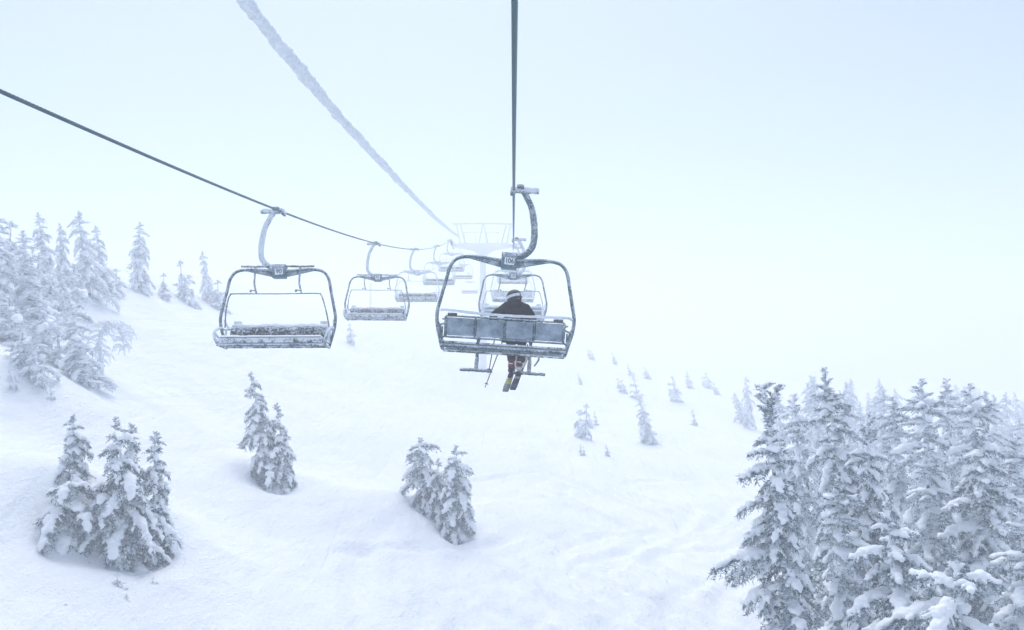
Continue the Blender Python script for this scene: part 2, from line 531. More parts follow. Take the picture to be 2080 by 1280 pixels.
# ------------------------------------------------------------------ chairs
def text_mesh(txt, size, m):
    cu = bpy.data.curves.new('number', 'FONT')
    cu.body = txt; cu.size = size; cu.align_x = 'CENTER'; cu.align_y = 'CENTER'; cu.extrude = .001; cu.offset = size * .012
    o = bpy.data.objects.new('number', cu); COL.objects.link(o)
    dg = bpy.context.evaluated_depsgraph_get()
    me = bpy.data.meshes.new_from_object(o.evaluated_get(dg))
    bpy.data.objects.remove(o)
    me.materials.clear(); me.materials.append(m)
    return me

def make_chair(name, bar_down, rail_top, fm, seed):
    """origin at the rope clamp, travel along +y, chair hanging along -z"""
    root = empty(name)
    # grip on the rope and plate
    g = MB(seed); g.tube([(0, -.10, 0), (0, .10, 0)], .05, 12, jit=.1)
    g.box((-.02, 0, .0), (.06, .12, .09), bev=.01)
    g.tube([(.04, 0, .0), (.18, 0, .015), (.42, 0, .01)], [.04, .055, .05, .045], 10, jit=.25, per=8)
    g.box((.2, 0, .0), (.3, .1, .05), bev=.012)
    g.build('grip', M_FRAME_W, root)
    j = MB(seed + 20); j.box((.10, 0, .055), (.10, .22, .05), bev=.012); j.tube([(.14, -.17, .03), (.14, .17, .03)], .028, 10, jit=.1, per=6); j.box((-.03, 0, -.05), (.05, .16, .05), bev=.01)
    j.build('grip_jaw', M_FRAME, root)
    h = MB(seed + 1)
    h.tube([(.16, 0, .0), (.22, 0, -.1), (.31, 0, -.28), (.36, 0, -.5), (.385, 0, -.78), (.34, 0, -.98), (.2, 0, -1.1), (.02, 0, -1.135)],
           [.05, .052, .052, .055, .055, .055, .054, .052], 14, jit=.07, per=10)
    h.build('hanger', fm if bar_down else M_FRAME_W, root)
    # mounting block
    b = MB(seed + 2); b.box((0, 0, -1.2), (.255, .16, .27), bev=.012)
    b.build('mounting_block', M_PLATE, root)
    for sx in (-.09, .09):
        for sy in (-1, 1):
            w = MB(); w.tube([(sx, sy * .08, -1.10), (sx, sy * .105, -1.10)], .02, 8)
            w.build('bolt', M_RIME, root)
    # bail frame
    f = MB(seed + 3)
    for s in (-1, 1):
        f.tube([(s * .11, 0, -1.205), (s * .45, 0, -1.165), (s * .70, 0, -1.165), (s * .86, 0, -1.215), (s * .955, .0, -1.35), (s * 1.0, .0, -1.56),
                (s * 1.06, .0, -1.85), (s * 1.105, -.01, -2.10), (s * 1.085, -.03, -2.32), (s * 1.03, -.06, -2.52), (s * .985, -.08, -2.68)],
               [.04, .034, .031, .029, .029, .029, .029, .029, .029, .028, .028], 12, jit=.07, per=9)
        f.prism([(s * .12, -1.20), (s * .12, -1.31), (s * .70, -1.18), (s * .70, -1.16)], 1, -.022, .022)
    f.build('frame', fm, root)
    # backrest: four panels between bars
    bz0, bz1, W = -2.50, (-2.20 if bar_down else -2.255), .94
    def back(x, z):
        t = (z - bz0) / .30
        return (x, -.13 - .09 * t, z)
    bf = MB(seed + 4)
    for z, r in ((bz0 - .012, .016), (bz1 + .012, .016)):
        bf.tube([back(-W, z), back(0, z), back(W, z)], r, 8, jit=.12, per=14)
    for x in (-W, -.47, 0, .47, W):
        bf.tube([back(x, bz0), back(x, bz1)], .017 if abs(x) < .9 else .024, 8, jit=.12, per=8)
    for s in (-1, 1):
        bf.tube([back(s * W, bz0 + .2), (s * 1.07, -.03, -2.33)], .016, 8, jit=.1, per=4)
        bf.tube([back(s * W, bz0), (s * 1.02, -.06, -2.54)], .016, 8, jit=.1, per=4)
    bf.build('backrest_frame', M_FRAME_W if not bar_down else M_FRAME, root)
    tilt = math.atan2(.09, .30)
    for k in range(4):
        x = (-.705, -.235, .235, .705)[k]
        q = MB(seed + 5); c = back(x, (bz0 + bz1) / 2)
        q.box(c, (.425, .022, bz1 - bz0 - .013), rot=(tilt, 0, 0), bev=.008)
        q.build('backrest_panel', M_PANEL, root)
        cu = MB(seed + 6)
        cu.box((c[0], c[1] + .034, c[2] + .0), (.466, .04, bz1 - bz0 - .03), rot=(tilt, 0, 0), bev=.015)
        cu.build('cushion', M_CUSH, root)
    # cross rail behind the backrest
    r_ = MB(seed + 7)
    if rail_top:
        r_.tube([(-1.03, -.20, -2.10), (-.9, -.25, -2.105), (-.3, -.26, -2.135), (0, -.26, -2.14), (.5, -.26, -2.13), (.95, -.25, -2.115), (1.06, -.2, -2.13)], .022, 10, jit=.15, per=9)
    else:
        r_.tube([(-1.06, -.1, -2.13), (-1.03, -.2, -2.25), (-.93, -.26, -2.345), (-.8, -.265, -2.36), (0, -.265, -2.36), (.8, -.265, -2.36), (.93, -.26, -2.345), (1.03, -.2, -2.25), (1.06, -.1, -2.13)], .022, 10, jit=.15, per=8)
    r_.build('cross_rail', M_RIME, root)
    for s in (-1, 1):
        a = MB(seed + 8); a.box((s * .84, -.23, -2.165), (.15, .05, .05), bev=.012)
        a.build('end_pad', M_CUSH if bar_down else M_FRAME_W, root)
    # side brackets: triangular tube loop with a web plate
    for s in (-1, 1):
        k = MB(seed + 9)
        k.tube([(s * 1.07, -.04, -2.30), (s * 1.06, .2, -2.34), (s * 1.05, .42, -2.44), (s * 1.03, .44, -2.56), (s * 1.0, .3, -2.66), (s * .985, -.08, -2.68)], .026, 10, jit=.14, per=8)
        k.tube([(s * 1.05, .42, -2.44), (s * .99, .2, -2.58), (s * .98, -.1, -2.6)], .018, 8, jit=.12, per=6)
        k.prism([(-.07, -2.34), (-.03, -2.33), (.03, -2.6), (-.08, -2.62)], 0, s * 1.0 - .012, s * 1.0 + .012)
        k.build('side_bracket', M_FRAME_W if not bar_down else M_FRAME, root)
    # seat pan with rounded lip, tubes under it
    st = MB(seed + 10)
    prof = [(-.10, -2.60), (-.10, -2.575), (.1, -2.565), (.3, -2.55), (.40, -2.535), (.445, -2.55), (.46, -2.60), (.45, -2.645), (.43, -2.645), (.435, -2.60), (.41, -2.575), (.3, -2.59), (.1, -2.60)]
    st.prism(prof, 0, -.965, .965)
    st.build('seat', M_SEATM, root)
    for y, z, rr in ((-.11, -2.655, .027), (.40, -2.675, .027)):
        t = MB(seed + 11); t.tube([(-1.0, y, z), (0, y, z), (1.0, y, z)], rr, 12, jit=.1, per=30)
        t.build('seat_tube', M_FRAME if y < 0 and bar_down else M_SEATM, root)
    for x in (-.7, -.25, .25, .7):
        t = MB(seed + 12); t.box((x, .15, -2.64), (.05, .52, .05), bev=.01)
        t.build('seat_bearer', M_FRAME, root)
    if not bar_down:
        # snow lying on the seat and along the top of the backrest
        n = MB(seed + 13)
        xs = np.linspace(-.93, .93, 60)
        n.tube([(x, -.19, bz1 + .025 + .008 * math.sin(x * 9)) for x in xs], [.032 + .012 * math.sin(i * 1.7) for i in range(30)], 10, jit=.1, squash=(1, 1.2))
        n.build('snow_ridge', M_SNOW, root)
        n = MB(seed + 14)
        V = []; nx_, ny_ = 70, 12
        for j in range(ny_):
            for i in range(nx_):
                x = -.95 + 1.9 * i / (nx_ - 1); y = -.08 + .53 * j / (ny_ - 1)
                hgt = .032 + .02 * mnoise.noise((x * 5, y * 5, seed)) if 0 < i < nx_ - 1 and 0 < j < ny_ - 1 else -.006
                V.append((x, y, -2.575 + .045 * (y + .08) / .5 + hgt))
        n.add(V, [(j * nx_ + i, j * nx_ + i + 1, (j + 1) * nx_ + i + 1, (j + 1) * nx_ + i) for j in range(ny_ - 1) for i in range(nx_ - 1)])
        n.build('seat_snow', M_SNOW, root)
    # restraint bar with two footrests
    rb = MB(seed + 15)
    if bar_down:
        rb.tube([(-1.0, -.05, -2.22), (-.97, .2, -2.2), (-.9, .5, -2.22), (-.8, .56, -2.23), (.8, .56, -2.23), (.9, .5, -2.22), (.97, .2, -2.2), (1.0, -.05, -2.22)], .016, 8, jit=.1, per=7)
    else:
        rb.tube([(-1.0, .02, -2.3), (-.955, .14, -2.0), (-.90, .2, -1.78), (-.86, .215, -1.70), (-.78, .22, -1.675), (0, .22, -1.68), (.78, .22, -1.675), (.86, .215, -1.70), (.90, .2, -1.78), (.955, .14, -2.0), (1.0, .02, -2.3)], .0125, 8, jit=.1, per=6)
    rb.build('restraint_bar', M_FRAME, root)
    for s in (-1, 1):
        fr = MB(seed + 16)
        if bar_down:
            x = s * .44
            fr.tube([(x, .56, -2.23), (x, .58, -2.5), (x, .52, -2.95)], .030, 8, jit=.2, per=10)
            fr.tube([(x - .27, .52, -2.97), (x, .52, -2.965), (x + .27, .52, -2.97)], .026, 8, jit=.22, per=12)
        else:
            x = s * .43
            fr.tube([(x - .07, .22, -1.68), (x - .02, .20, -1.52), (x, .17, -1.40), (x, .14, -1.16)], .018, 8, jit=.18, per=8)
            fr.tube([(x - .27, .14, -1.125), (x, .14, -1.13), (x + .27, .14, -1.125)], .022, 8, jit=.2, per=12)
            fr.tube([(x - .05, .24, -1.62), (x + .02, .28, -1.62)], .012, 6); fr.ell((x + .025, .285, -1.63), (.024, .024, .03), 10, 6)
        fr.build('footrest', M_FRAME, root)
        if bar_down and s == 1:
            lp = MB(seed + 18)
            lp.tube([(x + .03, .53, -2.52), (x + .13, .53, -2.58), (x + .15, .53, -2.72), (x + .08, .53, -2.84)], .014, 8, jit=.15, per=6)
            lp.build('pivot_loop', M_FRAME, root)
    # number plates front and back
    for s in (-1, 1):
        pl = MB(); pl.box((-.005 * s, s * .083, -1.215), (.16, .006, .12), rot=(0, R(3), 0), bev=.002)
        pl.build('number_plate', M_WHITE, root)
    return root

def number(chair, txt):
    me = text_mesh(txt,   .118 if len(txt) == 3 else .12, M_INK)
    for p in [c for c in chair.children if c.name.startswith('number_plate')]:
        ys = np.mean([v.co.y for v in p.data.vertices])
        s = 1 if ys > 0 else -1
        o = link('plate_number', me, p)
        o.location = (-.005 * s, s * .0885, -1.215)
        o.rotation_euler = (math.pi / 2, 0, math.pi if s > 0 else 0)
        o.scale = (.82 if len(txt) == 3 else .95, 1, 1)

chairA = make_chair('lift_chair', True, True, M_FRAME, 11)
chairB = make_chair('lift_chair', False, False, M_FRAME, 41)
GRP = 'four seat lift chairs hanging from the ropes'
chairA.location = (xr(13.1), 13.1, zr(13.1))
chairA.rotation_euler = (R(-4.5), R(3.6), 0)
tag(chairA, 'rime covered four seat chair numbered 106 carrying the skier in black', 'lift chair', GRP)
right = [(26.2, 'frosted empty chair seen from behind directly beyond the skier'),
         (39.9, 'pale foggy chair from behind, second beyond the skier'),
         (54.8, 'faintest chair on the right rope, third beyond the skier')]
left = [(15.6, 'nearest empty chair on the left rope, number 90, facing the viewer', '90', (R(5), R(.3))),
        (27.8, 'second empty chair on the left rope, next behind chair 90', '91', (R(5), R(-.4))),
        (40.4, 'third empty chair on the left rope, fading in fog', None, (R(4), 0)),
        (54.0, 'fourth chair on the left rope, very pale, below the rope bend', None, (R(2), 0)),
        (66.8, 'fifth chair on the left rope, hanging beside the tower end', None, (R(2), 0)),
        (85.0, 'almost vanished chair on the left just beyond the tower', None, (0, 0)),
        (103.0, 'farthest barely visible chair outline in the fog', None, (0, 0))]
used = False
protoB = chairB
chairs_B = []
for y, lab in right:
    c = protoB if not used else copy_tree(protoB)
    used = True
    c.location = (xr(y), y, zr(y)); c.rotation_euler = (R(-1), R(.6), 0)
    tag(c, lab, 'lift chair', GRP); chairs_B.append((c, '105' if y < 30 else None))
for y, lab, num, (rx, ry) in left:
    c = copy_tree(protoB)
    zz = zc(y) if y < 100 else 13.0
    c.location = (xl(y), y, zz); c.rotation_euler = (rx, ry, math.pi)
    tag(c, lab, 'lift chair', GRP); chairs_B.append((c, num))
# fog fade put into the colour: far chairs take the whiter rimed steel
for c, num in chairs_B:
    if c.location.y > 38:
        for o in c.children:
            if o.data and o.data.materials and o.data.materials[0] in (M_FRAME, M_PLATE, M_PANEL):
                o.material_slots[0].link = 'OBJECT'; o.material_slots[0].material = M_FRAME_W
for c, num in chairs_B:
    if num: number(c, num)
number(chairA, '106')

# ------------------------------------------------------------------ lift tower in the fog
def build_tower():
    y = 68.0
    xc = (xl(66) + xr(66)) / 2
    gz = float(H(xc, y))
    root = empty('lift_tower', (xc, y, gz))
    tag(root, 'rimed T shaped lift tower with crossarm almost lost in the fog', 'lift tower')
    zt = zc(66) - .1 - gz
    c = MB(3); c.tube([(0, 0, -1), (0, 0, zt * .5), (0, 0, zt - .9)], [.36, .31, .27], 20, jit=.01, per=6); c.build('column', M_TOWER, root)
    a = MB(4)
    a.prism([(-2.7, zt), (2.7, zt), (2.7, zt - .22), (.9, zt - .55), (.35, zt - .95), (-.35, zt - .95), (-.9, zt - .55), (-2.7, zt - .22)], 1, -.22, .22)
    a.build('crossarm', M_TOWER, root)
    g = MB(5)
    g.tube([(-2.6, 0, zt + 1.75), (0, 0, zt + 1.8), (2.6, 0, zt + 1.75)], .085, 10, jit=.15, per=12); g.build('top_beam', M_TOWER, root)
    for x, dx in ((-2.3, .35), (-1.95, .45), (2.0, -.45), (2.35, -.35), (-.05, -.3), (.05, .35)):
        s = MB(6); s.tube([(x, 0, zt + 1.72), (x + dx, 0, zt + .02)], .06, 8, jit=.12, per=8); s.build('strut', M_TOWER, root)
    for x in (-1.55, -.6, .3, 1.25):
        s = MB(7); s.tube([(x, -.5, zt + .0), (x, -.5, zt + .95)], .03, 8, jit=.1, per=4); s.build('railing_post', M_TOWER, root)
    s = MB(8); s.tube([(-1.7, -.5, zt + .95), (1.4, -.5, zt + .95)], .03, 8, jit=.1, per=10); s.box((0, -.5, zt - .02), (4.4, .5, .05)); s.build('catwalk', M_TOWER, root)
    for sx in (-2.62, 2.62):
        w = MB(9)
        w.box((sx, -.2, zt + .12), (.12, 3.2, .14), bev=.02)
        w.build('sheave_beam', M_TOWER, root)
        for k in range(6):
            q = MB(10); yy = -1.6 + k * .55
            q.tube([(sx - .06, yy, zt - .02), (sx + .06, yy, zt - .02)], .19, 16)
            q.build('sheave', M_FRAME, root)
build_tower()

def build_pole():
    p = at(752, 640, 104)
    gz = float(H(p[0], 104))
    t = at(752, 575, 104)
    o = MB(4).tube([(0, 0, -.5), (0, 0, (t[2] - gz) * .6), (0, 0, t[2] - gz)], [.17, .16, .15], 10, jit=.1, per=10).build('marker_pole', M_TOWER)
    o.location = (p[0], 104, gz)
    tag(o, 'slim frosted pole standing behind the second left chair', 'pole')
build_pole()

# ------------------------------------------------------------------ the skier
def skin_body(name, joints, bones, m, parent, root_i=0, sub=2):
    me = bpy.data.meshes.new(name)
    me.from_pydata([j[0] for j in joints], bones, [])
    o = link(name, me, parent)
    o.modifiers.new('skin', 'SKIN'); s = o.modifiers.new('sub', 'SUBSURF'); s.levels = s.render_levels = sub
    sv = me.skin_vertices[0].data
    for i, j in enumerate(joints):
        r = j[1]; sv[i].radius = (r, r) if np.isscalar(r) else r
        sv[i].use_root = (i == root_i)
    dg = bpy.context.evaluated_depsgraph_get(); dg.update()
    new = bpy.data.meshes.new_from_object(o.evaluated_get(dg))
    o.modifiers.clear(); o.data = new; new.materials.clear(); new.materials.append(m)
    new.polygons.foreach_set('use_smooth', np.full(len(new.polygons), True, dtype=bool))
    return o

def wrinkle(o, amp, sc_):
    me = o.data; n = len(me.vertices)
    v = np.empty(n * 3, np.float32); me.vertices.foreach_get('co', v); v = v.reshape(-1, 3)
    nn = np.empty(n * 3, np.float32); me.vertices.foreach_get('normal', nn); nn = nn.reshape(-1, 3)
    d = amp * (vnoise(v[:, 0] / sc_, v[:, 1] / sc_, v[:, 2] / sc_ * 1.8) + .5 * vnoise(v[:, 0] / sc_ * 2.1, v[:, 1] / sc_ * 2.1, v[:, 2] / sc_ * 3))
    me.vertices.foreach_set('co', (v + nn * d[:, None]).astype(np.float32).ravel()); me.update()

def build_skier():
    SX, SY, SZ = .14, .06, -2.50
    root = empty('person')
    Mc = Matrix.Translation(chairA.location) @ chairA.rotation_euler.to_matrix().to_4x4()
    root.matrix_world = Mc @ Matrix.Translation((SX, SY, SZ))
    tag(root, 'skier in black jacket, helmet and navy trousers seated on chair 106', 'person')
    J = [((0, .0, .10), (.17, .14)), ((0, -.02, .26), (.165, .13)), ((0, -.01, .42), (.185, .135)), ((0, .035, .53), (.15, .12)), ((-.01, .075, .615), (.085, .085)), ((-.015, .10, .68), (.075, .08)),
         ((-.15, .03, .54), .10), ((-.265, -.02, .45), .08), ((-.37, -.06, .37), .068), ((-.33, -.09, .295), .06), ((-.27, -.07, .27), .055),
         ((.185, .03, .53), .12), ((.265, .05, .42), .11), ((.285, .10, .27), .09), ((.19, .28, .22), .06), ((.08, .38, .23), .05)]
    B = [(0, 1), (1, 2), (2, 3), (3, 4), (4, 5), (3, 6), (6, 7), (7, 8), (8, 9), (9, 10), (3, 11), (11, 12), (12, 13), (13, 14), (14, 15)]
    o = skin_body('jacket', J, B, M_JACKET, root); wrinkle(o, .012, .09)
    hd = MB(); hd.ell((-.015, .075, .625), (.12, .115, .075), 18, 10, (R(-12), 0, 0)); hd.ell((0, -.05, .57), (.13, .075, .10), 16, 10, (R(15), 0, 0))
    hd.build('hood', M_JACKET, root)
    jt = MB(); jt.tube([(0, .0, .20), (0, .0, .05), (0, .01, -.005)], [.2, .205, .19], 24, per=5, squash=(.78, 1.06)); jt.build('jacket_hem', M_JACKET, root)
    # legs
    L = [((0.01, .06, .09), (.15, .11)), ((-.06, .20, .095), .105), ((-.03, .46, .095), .09), ((-.025, .50, .0), .084), ((-.01, .50, -.18), .082), ((.0, .49, -.30), .088),
         ((.11, .20, .095), .105), ((.15, .46, .095), .09), ((.155, .50, .0), .084), ((.155, .50, -.18), .08), ((.15, .49, -.31), .086)]
    o = skin_body('trousers', L, [(0, 1), (1, 2), (2, 3), (3, 4), (4, 5), (0, 6), (6, 7), (7, 8), (8, 9), (9, 10)], M_TROUSER, root); wrinkle(o, .01, .08)
    # gloves: palm, four fingers, thumb
    def glove(c, d, side, m):
        g = MB(3)
        d = np.array(d, float); d /= np.linalg.norm(d)
        w = np.cross(d, [0, 0, 1.]); w /= np.linalg.norm(w); u = np.cross(w, d)
        c = np.array(c, float)
        g.tube([c - d * .06, c - d * .02, c + d * .04], [.045, .048, .046], 12, per=5, squash=(.62, 1.05), up=u)
        for k, (off, ln) in enumerate(((-.034, .068), (-.012, .08), (.011, .076), (.033, .06))):
            p0 = c + d * .035 + w * off
            g.tube([p0, p0 + d * ln * .5 + u * .004, p0 + d * ln * .85 - u * .014, p0 + d * ln - u * .04], [.0135, .0135, .012, .009], 8, per=4)
        p0 = c - d * .01 + w * side * .04
        g.tube([p0, p0 + d * .03 + w * side * .03 - u * .01, p0 + d * .06 + w * side * .03 - u * .03], [.016, .0145, .010], 8, per=4)
        return g.build('glove', m, root)
    glove((-.235, -.065, .262), (1, .1, -.25), 1, M_BLACK)
    glove((.03, .42, .235), (-1, .25, -.1), -1, M_BLACK)
    # head: turned left and looking down
    hdr = empty('head'); hdr.parent = root
    bpy.data.objects.remove(hdr)
    HM = Matrix.Translation((-.03, .105, .735)) @ Euler((0, 0, R(52))).to_matrix().to_4x4() @ Euler((R(-24), R(0), 0)).to_matrix().to_4x4()
    def put(mb, name, m, parent=root):
        o = mb.build(name, m, parent)
        if parent is root: o.matrix_local = HM
        return o
    f = MB(); f.ell((0, .0, -.03), (.078, .098, .115), 20, 14); f.ell((0, .095, -.055), (.014, .02, .022), 10, 8)
    for s in (-1, 1): f.ell((s * .078, 0, -.04), (.012, .026, .034), 8, 6)
    f.ell((0, .088, -.095), (.026, .012, .012), 10, 6)
    head = put(f, 'head', M_SKIN)
    g = MB(); g.tube([(0, -.015, -.19), (0, 0, -.13), (0, .012, -.07)], [.085, .086, .088], 20, per=5, squash=(1.14, .92), up=(0, 1, 0)); put(g, 'neck_warmer', M_JACKET)
    # helmet shell cut above the brow
    h = MB(); V, F, seg, rings = [], [], 28, 14
    for i in range(rings + 1):
        for k in range(seg):
            ph = 2 * math.pi * k / seg
            fr = math.sin(ph)
            lim = R(92) + R(34) * (0.5 - 0.5 * fr) ** .8 + R(14) * max(0, abs(math.cos(ph)) - .6) / .4
            th = lim * i / rings
            V.append((.118 * math.sin(th) * math.cos(ph), .138 * math.sin(th) * math.sin(ph) - .008, .128 * math.cos(th)))
    for i in range(rings):
        for k in range(seg):
            a, b = i * seg + k, i * seg + (k + 1) % seg
            F.append((a, a + seg, b + seg, b))
    h.add(V, F)
    helmet = put(h, 'helmet', M_HELMET)
    for s in (-1, 1):
        e = MB(); e.ell((s * .092, -.005, -.075), (.024, .048, .062), 12, 8); e.build('ear_pad', M_BLACK, helmet)
    # goggle strap round the shell, frame and lens in front
    st = MB(); V, F, seg = [], [], 40
    for k in range(seg):
        ph = 2 * math.pi * k / seg
        for q in ((-.022, 1.03), (-.022, 1.055), (.024, 1.055), (.024, 1.03)):
            zz = -.008 + q[0] + .012 * math.sin(ph)
            rx = math.sqrt(max(.1, 1 - (zz / .128) ** 2))
            V.append((.118 * q[1] * rx * math.cos(ph), .138 * q[1] * rx * math.sin(ph) - .008, zz))
    for k in range(seg):
        for j in range(4):
            a = k * 4 + j; b = k * 4 + (j + 1) % 4
            a2, b2 = ((k + 1) % seg) * 4 + j, ((k + 1) % seg) * 4 + (j + 1) % 4
            F.append((a, b, b2, a2))
    st.add(V, F); strap = put(st, 'goggle_strap', M_STRAP)
    bk = MB(); bk.box((-.02, -.15, -.022), (.012, .012, .05), bev=.003); bk.build('strap_buckle', M_BLACK, strap)
    gg = MB(); gg.box((0, .118, -.02), (.17, .06, .085), bev=.025); goggles = put(gg, 'goggles', M_STRAP)
    ln = MB(); ln.box((0, .146, -.02), (.145, .02, .066), bev=.009); ln.build('lens', M_LENS, goggles)
    # boots and skis
    for s, x, yaw, dx in ((-1, .0, R(-7), -.03), (1, .135, R(-9), .0)):
        pitch = R(28)
        BM = Matrix.Translation((x, .50, -.335 if s < 0 else -.30)) @ Euler((pitch, 0, yaw)).to_matrix().to_4x4()
        b = MB(); b.tube([(0, .04, .10), (0, .0, .05), (0, -.02, -.04)], [.05, .052, .056], 14, per=5)
        bt = b.build('boot', M_RED, root); bt.matrix_local = BM
        q = MB(); q.tube([(0, -.08, -.075), (0, .06, -.07), (0, .2, -.09)], [.05, .055, .035], 12, per=5, squash=(.75, 1)); q.build('boot_shell', M_BWHITE if s > 0 else M_BLACK, bt)
        for zz in (.0, .05, .09):
            w = MB(); w.box((0, -.065 + .02 * zz, zz), (.07, .02, .018), bev=.004); w.build('buckle', M_BWHITE if zz == .05 else M_BLACK, bt)
        sk = empty('ski')
        sk.matrix_world = root.matrix_world @ BM @ Matrix.Translation((0, 0, -.15))
        tag(sk, 'left ski with yellow tail panel and blue grey square end' if s < 0 else 'right ski with dark tail and a white patch, beside the yellow one', 'ski', 'skis worn by the seated skier')
        pr = [(-.72, .044), (-.70, .056), (-.3, .048), (.0, .044), (.45, .052), (.75, .062), (.85, .045), (.92, .0)]
        poly = [(w_, y_) for y_, w_ in pr] + [(-w_, y_) for y_, w_ in pr[-2::-1]]
        def strip(name, y0, y1, m, zz, sub=False, shrink=1.0):
            ys = np.linspace(y0, y1, 12); ws = np.interp(ys, [a for a, b_ in pr], [b_ for a, b_ in pr]) * shrink
            def zf(y_): return max(0, y_ - .62) ** 2 * 1.6
            V = []; F = []
            for y_, w_ in zip(ys, ws):
                w_ = max(w_, .003)
                V += [(-w_, y_, zf(y_) + zz), (w_, y_, zf(y_) + zz), (w_, y_, zf(y_) + zz - (.018 if not sub else .004)), (-w_, y_, zf(y_) + zz - (.018 if not sub else .004))]
            for i in range(11):
                for j in range(4):
                    F.append((i * 4 + j, i * 4 + (j + 1) % 4, (i + 1) * 4 + (j + 1) % 4, (i + 1) * 4 + j))
            F += [(0, 3, 2, 1), (44, 45, 46, 47)]
            return MB().add(V, F).build(name, m, sk, smooth=False)
        strip('ski_body', -.72, .92, M_SKIB if s < 0 else M_SKID, 0)
        if s < 0:
            strip('graphic_panel', -.46, -.26, M_SKIY, .0035, True, .93)
            strip('graphic_panel', -.26, -.16, M_BWHITE, .0035, True, .9)
        else:
            strip('graphic_panel', -.30, -.20, M_BWHITE, .0035, True, .8)
            strip('graphic_panel', -.70, -.52, M_SKIB, .0035, True, .9)
        bd = MB(); bd.box((0, -.17, .03), (.065, .10, .05), bev=.01); bd.box((0, .17, .025), (.06, .08, .045), bev=.01); bd.box((0, 0, .012), (.055, .3, .014), bev=.003)
        bd.build('binding', M_BLACK, sk)
    # poles held on the lap and hanging to the left
    for lab, a, b_, m in (('upright ski pole hanging beside the footrest', (-.28, .43, .30), (-.37, .46, -.50), M_POLE),
                          ('longer slanting ski pole hanging lowest under the chair', (-.09, .43, .30), (-.41, .46, -.74), M_POLER)):
        a, b_ = np.array(a), np.array(b_); d = (b_ - a); ln_ = np.linalg.norm(d); d = d / ln_
        po = empty('ski_pole'); po.matrix_world = root.matrix_world
        tag(po, lab, 'ski pole', 'ski poles held by the skier')
        MB().tube([a, b_], [.010, .0075], 8, per=4).build('shaft', m, po)
        MB().tube([a - d * .13, a - d * .06, a], [.017, .015, .016], 10, per=3).build('grip', M_BLACK, po)
        k = b_ - d * .07
        MB().tube([k - d * .006, k + d * .004, k + d * .012], [.012, .04, .03], 10).build('basket', M_BLACK, po)
        MB().tube([b_ - d * .03, b_ + d * .02], [.006, .002], 6).build('tip', M_RIME, po)
build_skier()

# ------------------------------------------------------------------ snow-laden spruce
def voxel(V, F, size):
    me = bpy.data.meshes.new('tmp'); me.from_pydata([tuple(p) for p in V], [], [tuple(f) for f in F])
    o = bpy.data.objects.new('tmp', me); COL.objects.link(o)
    r = o.modifiers.new('r', 'REMESH'); r.mode = 'VOXEL'; r.voxel_size = size
    s = o.modifiers.new('s', 'SMOOTH'); s.factor = .5; s.iterations = 2
    dg = bpy.context.evaluated_depsgraph_get()
    e = o.evaluated_get(dg).to_mesh()
    n = len(e.vertices); v = np.empty(n * 3, np.float32); e.vertices.foreach_get('co', v)
    nn = np.empty(n * 3, np.float32); e.vertices.foreach_get('normal', nn)
    e.calc_loop_triangles(); t = np.empty(len(e.loop_triangles) * 3, np.int32); e.loop_triangles.foreach_get('vertices', t)
    q = [tuple(p.vertices) for p in e.polygons]
    quad = np.array(q, np.int32) if q and all(len(a) == 4 for a in q) else None
    o.evaluated_get(dg).to_mesh_clear()
    bpy.data.objects.remove(o); bpy.data.meshes.remove(me)
    return v.reshape(-1, 3), nn.reshape(-1, 3), quad if quad is not None else t.reshape(-1, 3)

_ico = bmesh.new(); bmesh.ops.create_icosphere(_ico, subdivisions=2, radius=1.0)
ICO_V = np.array([v.co[:] for v in _ico.verts]); ICO_F = np.array([[v.index for v in f.verts] for f in _ico.faces]); _ico.free()

